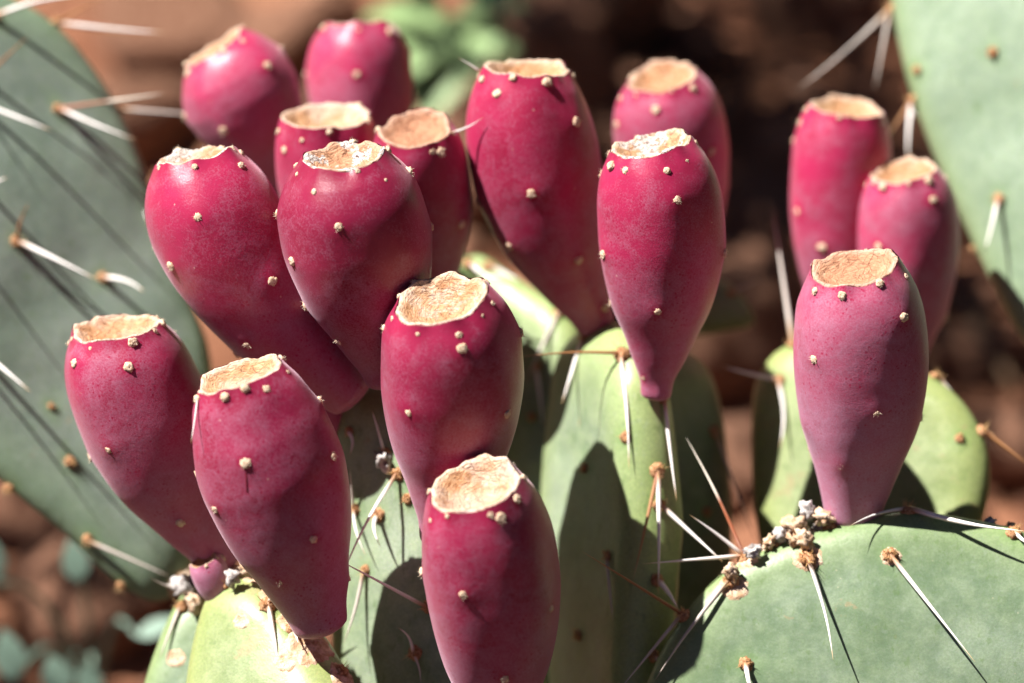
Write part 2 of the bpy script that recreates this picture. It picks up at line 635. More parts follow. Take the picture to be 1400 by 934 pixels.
make_pad('left', [(-60, -25), (30, 5), (95, 55), (150, 130), (190, 215), (218, 300), (248, 390), (285, 480), (290, 600),
                  (275, 720), (248, 800), (215, 822), (165, 800), (95, 735), (0, 655), (-110, 540), (-190, 380), (-200, 200),
                  (-150, 50)],
         (235, 800, 0.95), (0.43, 0.27, 0.86), 0.016, M_PADG,
         'large grey green cactus pad streaked by long diagonal spine shadows',
         [(80, 28, .0027, [(228, 45, .012, 'w', .0008), (150, -8, .010, 'b'), (165, 45, .004, 'b')], 2),
          (-8, 24, .0024, [(108, -6, .014, 'w', .0009)]),
          (80, 150, .0026, [(224, 128, .016, 'h', .0008), (187, 192, .016, 'w', .00085)]),
          (203, 134, .0022, [(288, 158, .006, 'g', .0007)]),
          (-34, 140, .0024, [(70, 178, .016, 'w', .0009)]),
          (-22, 108, .0022, [(38, 50, .014, 'b', .0007)]),
          (206, 236, .0024, [(204, 306, .014, 'w', .0008)]),
          (22, 330, .0026, [(40, 276, .010, 'b', .0007), (134, 383, .016, 'w', .0009)]),
          (140, 380, .0025, [(197, 399, .016, 'w', .00085)]),
          (-40, 470, .0024, [(42, 536, .018, 'w', .0009)]),
          (-25, 256, .0022, [(10, 242, .018, 'w', .0008)]),
          (95, 632, .0025, []), (70, 556, .0016, []), (163, 662, .0018, []), (160, 500, .0016, []),
          (120, 738, .0024, [(232, 788, .006, 'g', .0008)]), (12, 668, .0024, []), (166, 800, .0022, []),
          (-90, 60, .0024, [(-60, 120, .02)]), (-110, 250, .0024, [(-60, 330, .02)]), (-100, 420, .0024, [(-40, 500, .02)])],
         extra_face=10)

make_pad('upper_right', [(1205, -140), (1214, -40), (1226, 40), (1245, 120), (1272, 200), (1308, 285), (1350, 375),
                         (1400, 468), (1470, 540), (1580, 560), (1700, 450), (1760, 250), (1700, 20), (1560, -180),
                         (1400, -260), (1270, -240)],
         (1320, 230, 0.985), (-0.42, 0.10, 0.90), 0.018, M_PADL,
         'smooth pale green sunlit cactus pad with spines along its left edge',
         [(1357, 72, .0024, []), (1366, 272, .0025, [(1345, 348, .010, 'w', .0008)]),
          (1250, 138, .0027, [(1241, 218, .010, 'w', .0009), (1214, 186, .006, 'b', .0008), (1256, 160, .004)]),
          (1254, 96, .002, []), (1218, 12, .0028, [(1088, 124, .006, 'g', .0008), (1196, 122, .006, 'g', .0008)]),
          (1460, 160, .0025, []), (1470, 380, .0025, []), (1400, -60, .0025, []), (1330, 340, .0017, [])], extra_face=8)

make_pad('right_front', [(862, 1010), (884, 935), (915, 870), (955, 815), (1000, 775), (1055, 748), (1110, 728), (1170, 713),
                         (1240, 700), (1320, 708), (1400, 728), (1490, 775), (1560, 870), (1575, 1010), (1510, 1250),
                         (1380, 1480), (1250, 1580), (1130, 1500), (960, 1260), (880, 1120)],
         (1165, 712, 0.879), (-0.08, 0.16, 0.98), 0.017, M_PAD,
         'broad green pad bearing the pale mauve fruit, with two long white spines on its face',
         [(1000, 795, .0034, [(893, 934, .008, 'g', .0008)], 1),
          (1018, 762, .0030, [(878, 771, .010, 'w', .0007), (943, 704, .004, 'w', .0008), (938, 598, -.010, 'h', .0007)], 1),
          (1104, 764, .0036, [(1139, 902, .020, 'w', .00075)], 2),
          (1082, 728, .0030, [], 2), (1060, 742, .0026, [], 1),
          (1134, 715, .0030, [], 1),
          (1217, 760, .0030, [(1333, 905, .020, 'w', .0008)], 1),
          (1242, 696, .0032, [(1408, 727, .020, 'w', .0010), (1160, 720, .012, 'w', .0006)], 1),
          (1386, 730, .0030, [(1425, 745, .01)], 1),
          (1020, 908, .0028, [(1034, 968, .014, 'w', .0009)], 1),
          (936, 842, .0028, [(796, 754, .014, 'b', .0006), (846, 944, .010, 'g', .0007)], 1),
          (1240, 1000, .003, []), (1350, 1000, .003, [])], extra_face=8)

make_pad('right_middle', [(1028, 560), (1046, 500), (1085, 470), (1150, 472), (1215, 490), (1275, 515), (1325, 560),
                          (1352, 625), (1346, 700), (1310, 800), (1250, 950), (1150, 1000), (1080, 900), (1035, 720)],
         (1190, 600, 0.938), (-0.40, 0.20, 0.90), 0.020, M_PADY,
         'yellow green pad rising behind the pale mauve fruit',
         [(1066, 520, .0026, [(985, 500, .004, 'w', .0009), (1066, 612, .012, 'w', .0009)]),
          (1282, 512, .0026, [(1360, 622, .008, 'w', .0009)]),
          (1342, 592, .0030, [(1412, 640, .006, 'b', .0007)]), (1312, 600, .0020, []),
          (1085, 472, .0026, [(1056, 284, -.02, 'g', .0010)]), (1240, 560, .0018, [])])

make_pad('centre', [(893, 548), (884, 492), (864, 456), (836, 440), (806, 446), (786, 482), (773, 600), (768, 800), (778, 1000),
                    (800, 1200), (850, 1250), (885, 1050), (896, 820), (899, 660)],
         (893, 600, 0.893), (-0.92, 0.03, 0.39), 0.024, M_PADC,
         'upright pad beneath the two tall fruits, glossy rounded edge lit yellow green',
         [(898, 644, .0031, [(900, 812, .012, 'w', .0009), (866, 792, .012, 'b', .00075)]),
          (938, 690, .0026, [(988, 768, .010, 'w', .0009)]),
          (851, 486, .0034, [(860, 642, .014, 'w', .0009), (712, 488, .012, 'b', .0006)]),
          (905, 545, .0024, [(925, 684, .012, 'w', .0008)]),
          (800, 462, .0024, [(768, 552, .012, 'w', .0009)]),
          (933, 800, .0026, [(928, 834, .012, 'w', .001)]), (928, 905, .0026, [(926, 936, .01)]),
          (855, 598, .0022, []), (792, 868, .0024, []), (832, 760, .0022, [(838, 850, .01, 'g', .0007)]), (800, 640, .0020, [])],
         rimw=0.016, lens=0.15, extra_face=6)

make_pad('centre_back', [(795, 480), (772, 428), (735, 400), (690, 370), (648, 348), (612, 380), (600, 500), (600, 700), (620, 900),
                         (660, 1100), (720, 1150), (772, 1000), (792, 800), (798, 600)],
         (780, 600, 0.962), (-0.66, 0.03, 0.75), 0.020, M_PADC,
         'pale upright pad behind the glossy-edged one, showing beside the centre fruits',
         [(668, 366, .0028, [(762, 418, .012, 'w', .0010)]), (764, 428, .0024, [(718, 522, .012, 'g', .0009)]),
          (735, 500, .0022, [(742, 585, .01, 'w', .0008)]), (728, 570, .0020, []), (700, 450, .0020, []), (745, 690, .0022, [(730, 760, .01, 'g')]),
          (760, 800, .0020, [])], extra_face=4)

make_pad('stalk', [(468, 570), (484, 530), (530, 515), (580, 545), (640, 622), (690, 722), (728, 850), (742, 1000),
                   (700, 1200), (600, 1300), (520, 1200), (475, 1000), (462, 800), (460, 650)],
         (560, 700, 0.893), (-0.58, -0.03, 0.81), 0.020, M_PADC,
         'narrow upright pad showing between the dark red fruits, crossed by white spines',
         [(545, 648, .0026, [(462, 802, .018, 'w', .00068)], 1), (586, 830, .0026, [(456, 762, .022, 'w', .00068)], 1),
          (568, 893, .0030, [(544, 858, .008, 'w', .0006), (575, 935, .006, 'g', .0005)], 1), (558, 682, .0022, [], 1),
          (518, 704, .0028, [(520, 748, .010, 'w', .0008)], 1), (528, 620, .0024, [(508, 560, .004, 'w', .0006)], 1), (486, 696, .0024, [(478, 640, .006, 'g', .0006), (500, 760, .01, 'w', .0006)], 1),
          (478, 590, .0020, [(478, 622, .008, 'w', .0007)], 1), (500, 780, .0022, [(470, 880, .006, 'g', .0008)], 1)],
         extra_face=6)

make_pad('lower_left', [(325, 790), (370, 796), (410, 832), (450, 884), (490, 965), (500, 1100), (440, 1300), (330, 1300),
                        (275, 1100), (262, 960), (275, 870), (295, 812)],
         (400, 860, 0.876), (-0.45, 0.30, 0.84), 0.026, M_PADY,
         'bright yellow green pad with a cream cork scar below the front left fruits',
         [(366, 828, .0034, [(386, 942, .012, 'w', .0009), (402, 806, .006, 'w', .0007)], 1),
          (385, 796, .0028, [], 1), (345, 786, .0028, [(402, 772, .008, 'w', .0007), (322, 850, .01, 'g', .0006)], 1), (400, 860, .0026, [(408, 880, .008, 'w', .0006)], 1),
          (466, 918, .0028, [], 1), (310, 800, .0028, [], 2)], rimw=0.015, lens=0.2)

make_pad('lower_left_back', [(262, 800), (310, 806), (338, 880), (330, 1100), (250, 1200), (190, 1100), (188, 980), (222, 865)],
         (270, 860, 0.908), (-0.05, 0.25, 0.97), 0.018, M_PAD,
         'dull green pad under the foot of the large grey green pad',
         [(292, 806, .0030, [(205, 945, .006, 'g', .0009)], 2), (310, 850, .0022, [(285, 960, .008, 'g', .0006)], 1),
          (262, 812, .0034, [(205, 790, .008, 'g', .0007)], 2), (250, 830, .003, [(218, 900, .008, 'g', .0008)], 1), (300, 900, .0022, [(330, 935, .01, 'w', .0007)], 1)])

make_pad('shade', [(880, 525), (908, 488), (942, 484), (972, 520), (988, 620), (992, 750), (985, 900), (950, 1050), (900, 1060),
                   (880, 800)],
         (935, 700, 0.955), (0.55, -0.05, 0.83), 0.018, M_PAD,
         'dark green shaded pad behind the lit edge of the upright pad',
         [(975, 590, .0024, [(1035, 745, .01, 'g', .0007)]), (965, 700, .002, [])])

make_pad('flat', [(880, 405), (925, 378), (970, 376), (1008, 398), (1032, 438), (1000, 450), (940, 456), (890, 438)],
         (950, 415, 1.0), (-0.2, 0.5, 0.84), 0.016, M_PAD,
         'small green pad peeping out behind the right tall fruit', [(1000, 402, .0022, [(1042, 380, .01, 'g', .0007)])])

make_pad('back', [(372, 350), (430, 290), (520, 272), (590, 300), (640, 352), (668, 430), (650, 600), (580, 760), (500, 830),
                  (430, 760), (385, 600), (362, 450)],
         (520, 520, 0.965), (-0.15, 0.05, 0.98), 0.018, M_PAD,
         'green pad mostly hidden behind the cluster of dark red fruits',
         [(640, 362, .0026, [(690, 380, .01, 'w', .0008)]), (455, 700, .0024, [(440, 760, .012, 'w', .0008)]),
          (470, 770, .0024, [(500, 850, .012, 'w', .0008), (440, 840, .01, 'g', .0008)]), (660, 430, .0024, [])])

# ------------------------------------------------------------------ fruits
FRUITS = {}
PROF = [(0, .34), (.04, .40), (.12, .47), (.22, .60), (.34, .76), (.46, .89), (.58, .97), (.67, 1.0), (.77, .97), (.86, .88),
        (.93, .77), (.98, .68), (1, .66)]


def lerp_prof(prof, t):
    xs_, ys_ = zip(*prof)
    # smooth interpolation (monotone-ish): cosine between keys is too lumpy, so use Catmull-Rom on values
    for i in range(len(xs_) - 1):
        if t <= xs_[i + 1] or i == len(xs_) - 2:
            x0, x1 = xs_[i], xs_[i + 1]
            k = (t - x0) / (x1 - x0)
            m0 = (ys_[i + 1] - ys_[max(i - 1, 0)]) / (xs_[i + 1] - xs_[max(i - 1, 0)])
            m1 = (ys_[min(i + 2, len(ys_) - 1)] - ys_[i]) / (xs_[min(i + 2, len(ys_) - 1)] - xs_[i])
            h = x1 - x0
            return ((2 * k ** 3 - 3 * k * k + 1) * ys_[i] + (k ** 3 - 2 * k * k + k) * h * m0
                    + (-2 * k ** 3 + 3 * k * k) * ys_[i + 1] + (k ** 3 - k * k) * h * m1)


def make_fruit(key, top, base, mid, hw, rim, tilt, label, areoles, bloom=.12, dark=.3, grey=0.0, foot=.34, peak=.63,
               cup_depth=.42, group=None, spines=(), rim_n=9, shoulder=1.0, name='prickly_pear_fruit', cat='cactus fruit'):
    T = W(*top)
    Lp = math.hypot(top[0] - base[0], top[1] - base[1]) * KPX * top[2]
    Db = top[2] + Lp * math.tan(math.radians(tilt))
    B = W(base[0], base[1], Db)
    Mi = W(mid[0], mid[1], (top[2] + Db) / 2)
    C = Mi * 2 - (T + B) / 2
    s = KPX * (top[2] + Db) / 2
    hwm = hw * s
    rimf = rim / hw
    rng = random.Random(key)
    off = Vector((rng.uniform(0, 90), rng.uniform(0, 90), rng.uniform(0, 90)))
    sc = peak / .66
    g_ = (1 - foot) / .66
    prof = [(0, foot * .93), (.05, foot * 1.06), (.12 * sc, foot + .14 * g_), (.21 * sc, foot + .285 * g_), (.31 * sc, foot + .455 * g_),
            (.41 * sc, foot + .562 * g_), (.51 * sc, foot + .628 * g_), (.61 * sc, 1.0)]
    r1 = .62 * sc
    for k, vv in ((.34, .945), (.58, .77), (.78, .48), (.92, .18), (1.0, 0.0)):
        prof.append((r1 + (1 - r1) * k, rimf + (1 - rimf) * vv * (shoulder if k > .5 else (1 + shoulder) / 2)))
    NT_, NA = 84, 84
    verts, h = [], []
    axis = []

    def bez(t):
        return B * (1 - t) ** 2 + C * (2 * t * (1 - t)) + T * t * t

    def tan(t):
        return ((C - B) * (1 - t) + (T - C) * t).normalized()

    ref = RIGHT
    ph = [rng.uniform(0, 6.28) for _ in range(5)]
    rim_th = [2 * math.pi * (i + rng.uniform(-.42, .42)) / rim_n for i in range(rim_n)]

    def ragged(th):     # rim raised and pushed out at its areoles, dipped between
        d = min(abs((th - a + math.pi) % (2 * math.pi) - math.pi) for a in rim_th)
        bump = math.exp(-(d / .16) ** 2)
        return bump, 0.016 * math.sin(2 * th + ph[0]) + 0.014 * math.sin(3 * th + ph[1]) + .012 * math.sin(7 * th + ph[2])

    ts = [i / NT_ for i in range(NT_ + 1)]
    for t in ts:
        ax = tan(t)
        e1 = (ref - ax * ref.dot(ax)).normalized()
        e2 = ax.cross(e1)
        r0 = lerp_prof(prof, t) * hwm
        c = bez(t)
        for k in range(NA):
            th = 2 * math.pi * k / NA
            d = e1 * math.cos(th) + e2 * math.sin(th)
            wv = noise.noise(off + Vector((math.cos(th) * 1.1, math.sin(th) * 1.1, t * 2.2))) * .045
            wv += .018 * math.sin(5 * th + ph[3] + 2.2 * t) * (0.4 + .6 * t)
            bmp, rg = ragged(th)
            u = max(0.0, (t - .90) / .10)
            r = r0 * (1 + wv + u * u * (.030 * bmp + rg * .8 - .01))
            verts.append(c + d * r + ax * (u * u * hwm * (.030 * bmp + rg * 1.2)))
            h.append(t)
    # rounded stalk end
    NB = 5
    bottom = []
    ax0 = tan(0)
    e1 = (ref - ax0 * ref.dot(ax0)).normalized()
    e2 = ax0.cross(e1)
    start = len(verts)
    rb = prof[0][1] * hwm
    for j in range(1, NB + 1):
        a = j / NB * math.pi / 2
        for k in range(NA):
            v0 = verts[k] - B
            verts.append(B + v0 * max(math.cos(a), .02) - ax0 * (math.sin(a) * rb * .45))
            h.append(0.0)
    faces = []
    for i in range(NT_):
        for k in range(NA):
            k2 = (k + 1) % NA
            faces.append((i * NA + k, i * NA + k2, (i + 1) * NA + k2, (i + 1) * NA + k))
    for j in range(NB):
        a0 = 0 if j == 0 else start + (j - 1) * NA
        b0 = start + j * NA
        for k in range(NA):
            k2 = (k + 1) % NA
            faces.append((a0 + k2, a0 + k, b0 + k, b0 + k2))
    bvh = BVHTree.FromPolygons(verts, faces)
    root = place(name, None, Matrix.Translation(B))
    root.empty_display_size = .01
    tag(root, label, cat, group)
    spots = []
    for a in areoles:
        hit = bvh.ray_cast(CAM, ray(a[0], a[1]))
        if hit[0] is None:
            hit = bvh.find_nearest(W(a[0], a[1], (top[2] + Db) / 2))
        spots.append((hit[0], hit[1], (a[2] if len(a) > 2 else 1.0)))
    vis = len(spots)
    golden = 2.399963
    for i in range(26):
        t = .10 + .80 * i / 26
        th = i * golden + ph[4]
        ti = int(t * NT_)
        p = verts[ti * NA + int((th % 6.2832) / 6.2832 * NA) % NA]
        nrm = (p - bez(t)).normalized()
        if nrm.dot(CAM - p) < 0.02 * (CAM - p).length:       # the side turned away
            if all((p - q[0]).length > .010 for q in spots):
                spots.append((p, nrm, 1.0))
    axT = tan(1)
    e1 = (ref - axT * ref.dot(axT)).normalized()
    e2 = axT.cross(e1)
    rims, rim_used = [], []
    for th in rim_th:
        if any(abs((th - q + math.pi) % (2 * math.pi) - math.pi) < .42 for q in rim_used):
            continue
        rim_used.append(th)
        i = int(round((.990 - rng.random() ** 2 * .075) * NT_))
        k = int(round((th % (2 * math.pi)) / (2 * math.pi) * NA)) % NA
        p = verts[i * NA + k]
        nn = ((e1 * math.cos(th) + e2 * math.sin(th)) + axT * .45).normalized()
        rims.append((p, nn, rng.uniform(.5, .95)))
    halo = [0.0] * len(verts)
    P = np.array([tuple(v) for v in verts])
    H = np.zeros(len(verts))
    for p, nn, sz in spots + rims:
        ctr = np.array(tuple(p + (SUN * -1 - nn * (SUN * -1).dot(nn)) * 0.0))
        d = np.linalg.norm(P - ctr, axis=1)
        H = np.maximum(H, np.clip(1 - d / rng.uniform(.0032, .0052), 0, 1))
    H = np.maximum(H, np.clip((np.array(h) - .93) / .07, 0, 1) * .6)
    H = H * H * (3 - 2 * H)
    # a slight tubercle under every areole
    for p, nn, sz in spots:
        ctr = np.array(tuple(p))
        d = np.linalg.norm(P - ctr, axis=1)
        P += np.outer(np.exp(-(d / .0042) ** 2) * .00045, np.array(tuple(nn)))
    me = mesh_obj('fruit_body', [Vector(p) - B for p in P], faces, M_FRUIT, True, {'height': h, 'halo': H.tolist()})
    body = place('fruit_body', me, Matrix.Translation(B), root)
    body['bloom'] = float(bloom)
    body['dark'] = float(dark)
    FRUITS[key] = (root, bvh)
    # dried cup where the flower was
    cv, cr, cfib = [], [], []
    prof_c = [(.985, -.09), (.985, -.02), (.965, .012), (.93, .022), (.89, .008), (.845, -.035), (.785, -.09), (.71, -.165), (.61, -.235),
              (.50, -.28), (.39, -.31), (.28, -.33), (.17, -.34), (.07, -.34)]
    Rt = lerp_prof(prof, 1.0) * hwm
    for j, (rr0, zz) in enumerate(prof_c):
        for k in range(NA):
            rr = rr0
            th = 2 * math.pi * k / NA
            edge = Vector(P[NT_ * NA + k])
            pv = edge - T
            hz = pv.dot(axT)
            rad = pv - axT * hz
            w = max(0.0, (rr - .55) / .45)
            jag = noise.noise(off + Vector((math.cos(th) * 5, math.sin(th) * 5, 4))) * .055 + \
                noise.noise(off + Vector((math.cos(th) * 13, math.sin(th) * 13, 8))) * .05
            if 3 <= j <= 7:
                rr = rr0 + .05 * noise.noise(off + Vector((math.cos(th) * 1.8, math.sin(th) * 1.8, 17)))
            if j >= 4:
                jag *= .6 * w
            wr = noise.noise(off + Vector((rad.x * 700 * rr, rad.y * 700 * rr, rad.z * 700 * rr + j * 1.2))) * .05 * (j > 4)
            wr += .03 * math.sin(11 * th + 3 * rr * 6 + ph[1]) * (j > 5) * rr
            z = zz * (cup_depth / .42 if zz < 0 else 1) * Rt + (jag * .6 + wr) * Rt * .8
            if j == 0:
                z -= .02 * Rt + jag * Rt
            q = T + rad * (rr + (jag * .35 if j in (2, 3) else 0)) + axT * (hz * w + z)
            cv.append(q - B)
            cr.append(rr)
            cfib.append((rr * 17 + .6 * math.sin(3 * th + ph[0]), math.cos(th) * (1 + 2.2 * rr), math.sin(th) * (1 + 2.2 * rr)))
    cf = []
    for j in range(len(prof_c) - 1):
        for k in range(NA):
            k2 = (k + 1) % NA
            cf.append((j * NA + k, j * NA + k2, (j + 1) * NA + k2, (j + 1) * NA + k))
    cf.append(tuple((len(prof_c) - 1) * NA + k for k in range(NA)))
    cme = mesh_obj('dried_cup', cv, cf, M_CUP, True, {'radius': cr})
    fat = cme.attributes.new('fibre', 'FLOAT_VECTOR', 'POINT')
    fat.data.foreach_set('vector', [c for f in cfib for c in f])
    cup = place('dried_cup', cme, Matrix.Translation(B), root)
    cup['grey'] = float(grey)
    for p, nn, sz in spots + rims:
        add_areole(root, p - nn * .0006, nn, .00150 * sz * rng.uniform(.85, 1.12), True, 1 if rng.random() < .75 else 0)
    for (x0, y0, x1, y1, dz) in spines:
        hit = bvh.ray_cast(CAM, ray(x0, y0))
        p = hit[0] if hit[0] is not None else bvh.find_nearest(W(x0, y0, top[2]))[0]
        add_spine(root, p, W(x1, y1, depth(p) - dz), .0004, 'w')
    return root


make_fruit('A', (294, 66, .955), (378, 262), (338, 148), 80, 44, 12, 'blurred magenta fruit tilting left in front of bare soil, cup turned upwards',
           [(365, 90), (306, 178), (258, 100)], .16, .0, shoulder=.86)
make_fruit('B', (489, 34, .985), (500, 268), (494, 140), 72, 48, 4, 'blurred bright pink fruit standing farthest back, its top edge on',
           [(488, 102), (533, 44)], .14, .0, cup_depth=.3)
make_fruit('C', (445, 160, .918), (478, 392), (455, 265), 70, 61, 17, 'short magenta fruit peeping up behind the speckled grey-cupped dark fruit',
           [(390, 205), (490, 170), (426, 176)], .06, .15)
make_fruit('D', (568, 177, .900), (604, 398), (582, 275), 66, 50, 27, 'magenta fruit with a thin spine at its rim, close behind the dark red fruit',
           [(630, 306), (570, 200), (602, 208)], .06, .3, spines=[(617, 182, 661, 160, .004)])
make_fruit('E', (267, 213, .870), (480, 533), (338, 374), 92, 54, 11, 'long curved pink red fruit leaning left, tapering to a mauve tail',
           [(271, 297), (372, 384), (235, 363), (339, 471), (318, 205, .8)], 0.03, .08, .7, foot=.48, peak=.68, cup_depth=.35)
make_fruit('F', (470, 214, .850), (532, 515), (494, 352), 102, 57, 19, 'dark crimson fruit with a speckled grey crust in its cup',
           [(463, 310), (401, 357), (463, 466), (594, 309)], 0.0, .68, .9, foot=.36)
make_fruit('G', (720, 94, .903), (815, 442), (740, 262), 87, 58, 15, 'tall smooth crimson fruit leaning right, rim spine pointing left',
           [(680, 128), (787, 167), (727, 264), (696, 336), (791, 355), (826, 420)], 0.02, .15, spines=[(657, 98, 626, 79, .002)])
make_fruit('H', (890, 198, .868), (897, 538), (904, 350), 87, 55, 16, 'crimson fruit narrowing to a mauve foot, grey specks in its cup',
           [(925, 274), (856, 233), (826, 348), (900, 426), (989, 346), (880, 517, .7), (816, 236)], .05, .18, .8, foot=.26)
make_fruit('I', (905, 106, .955), (940, 412), (922, 230), 77, 48, 19, 'blurred dusky pink fruit partly hidden behind the right tall fruit',
           [(897, 150), (845, 170), (972, 207)], .18, .1)
make_fruit('J', (1158, 148, .960), (1152, 500), (1148, 295), 69, 52, 13, 'blurred hot pink fruit, the taller of two behind the pale mauve fruit',
           [(1091, 289), (1124, 338), (1095, 168)], .08, .0)
make_fruit('K', (1236, 235, .945), (1228, 525), (1242, 360), 69, 46, 16, 'blurred rose pink fruit, the shorter of two behind the pale mauve fruit',
           [(1275, 273), (1202, 337), (1185, 250)], .20, .0)
make_fruit('L', (1168, 366, .857), (1165, 704), (1178, 515), 91, 60, 20, 'pale mauve bloom-covered fruit standing alone on the broad green pad',
           [(1114, 491, .9), (1235, 434), (1199, 565, .9), (1150, 637, .7), (1088, 413, .8), (1099, 581, .6)], .31, .12, foot=.46,
           cup_depth=.34)
make_fruit('M', (160, 449, .874), (302, 770), (206, 592), 90, 61, 13, 'mauve red fruit leaning left beside the large grey green pad',
           [(176, 502, 1.15), (149, 615), (247, 714), (103, 497)], .15, .22, cup_depth=.32)
make_fruit('N', (327, 513, .836), (437, 852), (380, 668), 99, 61, 15, 'large plum red fruit with a drip mark below one areole, lowest on the left',
           [(336, 633, 1.15), (455, 625), (295, 696), (428, 737), (383, 796, .8), (364, 532)], 0.10, .45, foot=.42, cup_depth=.34, shoulder=.80,
           spines=[(271, 540, 261, 606, .004)])
make_fruit('O', (603, 411, .836), (604, 735), (618, 548), 98, 65, 23, 'plump deep crimson fruit at the centre with a wide tan cup',
           [(631, 476), (559, 564), (692, 566), (710, 455)], .05, .50, .25)
make_fruit('P', (650, 664, .824), (682, 1035), (676, 825), 94, 64, 25, 'speckled plum fruit below the centre one, cup deepest and wrinkled',
           [(634, 813), (752, 832), (690, 928), (757, 694, .9), (684, 708)], .11, .38, .15, cup_depth=.48)
make_fruit('Q', (425, 500, .905), (466, 618), (448, 560), 44, 28, 10, 'small mauve fruit foot showing under the long curved fruit',
           [], .26, .0)

# ------------------------------------------------------------------ things on the soil behind
def rock_mesh(seed, sub=3):
    bm = bmesh.new()
    bmesh.ops.create_icosphere(bm, subdivisions=sub, radius=1)
    off = Vector((seed * 5.1, seed * 2.7, seed * 9.3))
    rng = random.Random(seed)
    planes = [(Vector((rng.gauss(0, 1), rng.gauss(0, 1), rng.gauss(0, 1))).normalized(), rng.uniform(.55, .85)) for _ in range(9)]
    for v in bm.verts:
        d = v.co.normalized()
        k = 1 + .22 * noise.noise(d * 1.6 + off)
        for pn, pd in planes:
            c = d.dot(pn)
            if c > .05:
                k = min(k, pd / c + .02)
        k += .05 * noise.noise(d * 5 + off) + .02 * noise.noise(d * 13 + off)
        v.co = d * k
    me = bpy.data.meshes.new('rock')
    bm.to_mesh(me)
    bm.free()
    me.materials.append(M_ROCK)
    me.polygons.foreach_set('use_smooth', [True] * len(me.polygons))
    return me


ROCKS = [rock_mesh(s) for s in range(6)]
rr_ = random.Random(3)
ROCK_SPOTS = [(250, 60, .060, 'tan rock between the large grey green pad and the blurred leaning fruit'),
              (390, 90, .055, 'tan rock in the gap between the two farthest pink fruits'),
              (420, 190, .040, 'brown rock low between the two farthest pink fruits'),
              (180, 210, .050, 'low brown rock beside the upper edge of the large grey green pad'),
              (720, 150, .075, 'pinkish brown rock right behind the tall smooth crimson fruit'),
              (800, 60, .060, 'brown rock behind the gap between the two tall crimson fruits'),
              (620, 260, .055, 'brown rock under the bright green leafy weed'),
              (850, 200, .035, 'small brown rock between the tall crimson fruit and the dusky pink one'),
              (1110, 40, .050, 'shaded rock below the grey spines of the smooth pale pad'),
              (1010, 470, .050, 'sunlit orange brown rock to the right of the narrowing crimson fruit'),
              (1030, 640, .030, 'small reddish rock between the shaded pad and the yellow green pad'),
              (1320, 500, .028, 'small shaded rock between the rose pink fruit and the smooth pale pad'),
              (1385, 640, .035, 'shaded rock to the right of the yellow green pad'),
              (60, 700, .050, 'sunlit red rock directly below the large grey green pad'),
              (130, 830, .040, 'reddish rock behind the bluish green leaves'),
              (960, 90, .030, 'small dark rock just right of the dusky pink fruit'),
              (1060, 330, .030, 'small shaded rock left of the hot pink fruit')]
for px, py, r, lab in ROCK_SPOTS:
    p = ground_hit(px, py)
    M = Matrix.Translation(p + Vector((0, 0, r * .25))) @ Matrix.Rotation(rr_.uniform(0, 6.28), 4, 'Z') @ \
        Matrix.Rotation(rr_.uniform(-.4, .4), 4, 'X') @ Matrix.Diagonal((r * rr_.uniform(.9, 1.3), r * rr_.uniform(.8, 1.1), r * rr_.uniform(.6, .8), 1))
    o = place('rock', rr_.choice(ROCKS), M)
    tag(o, lab, 'rock', 'rocks on the soil behind the cactus')

# gravel and litter too many to count
gv, gf = [], []
_bm = bmesh.new()
bmesh.ops.create_icosphere(_bm, subdivisions=1, radius=1)
base = [v.co.copy() for v in _bm.verts]
octf = [tuple(v.index for v in f.verts) for f in _bm.faces]
_bm.free()
for i in range(2600):
    x, y = rr_.uniform(-.7, .7), rr_.uniform(.15, 1.9)
    r = .003 + .016 * rr_.random() ** 3
    p = Vector((x, y, ground_z(x, y) + r * .2))
    q = Matrix.Rotation(rr_.uniform(0, 6), 3, 'Z') @ Matrix.Rotation(rr_.uniform(0, 3), 3, 'X')
    k = len(gv)
    gv += [p + q @ (Vector((b.x, b.y * .8, b.z * .6)) * r * rr_.uniform(.75, 1.2)) for b in base]
    gf += [tuple(k + j for j in f) for f in octf]
o = place('gravel', mesh_obj('gravel', gv, gf, M_ROCK, False), Matrix())
tag(o, 'scattered reddish gravel over the soil', 'gravel', None, 'stuff')


def tube(pts, radii, sides=7):
    v, f = [], []
    for i, p in enumerate(pts):
        d = (pts[min(i + 1, len(pts) - 1)] - pts[max(i - 1, 0)]).normalized()
        a = d.cross(Vector((.3, .5, .8))).normalized()
        b = d.cross(a)
        for k in range(sides):
            an = 2 * math.pi * k / sides
            v.append(p + a * (math.cos(an) * radii[i]) + b * (math.sin(an) * radii[i]))
    for i in range(len(pts) - 1):
        for k in range(sides):
            k2 = (k + 1) % sides
            f.append((i * sides + k, i * sides + k2, (i + 1) * sides + k2, (i + 1) * sides + k))
    f.append(tuple(range(sides)))
    f.append(tuple((len(pts) - 1) * sides + k for k in range(sides)))
    return v, f


TW = [((1050, 400), (1250, 470), .004, 'thin dry twig on the shaded soil below the two blurred pink fruits'),
      ((1290, 440), (1400, 560), .005, 'thicker dry twig on the soil under the smooth pale pad'),
      ((880, 300), (1080, 120), .006, 'long dry twig on dark soil between the dusky and hot pink fruits')]
for a, b, r, lab in TW:
    p, q = ground_hit(*a), ground_hit(*b)
    pts = []
    for i in range(9):
        t = i / 8
        c = p.lerp(q, t)
        c.z = ground_z(c.x, c.y) + r + .012 * math.sin(t * 3.1)
        c += Vector((noise.noise(c * 20), noise.noise(c * 20 + Vector((5, 0, 0))), 0)) * .012
        pts.append(c)
    v, f = tube(pts, [r * (1 - .6 * i / 8) for i in range(9)])
    o = place('dry_twig', mesh_obj('dry_twig', v, f, M_TWIG), Matrix())
    tag(o, lab, 'twig', 'twigs on the soil')


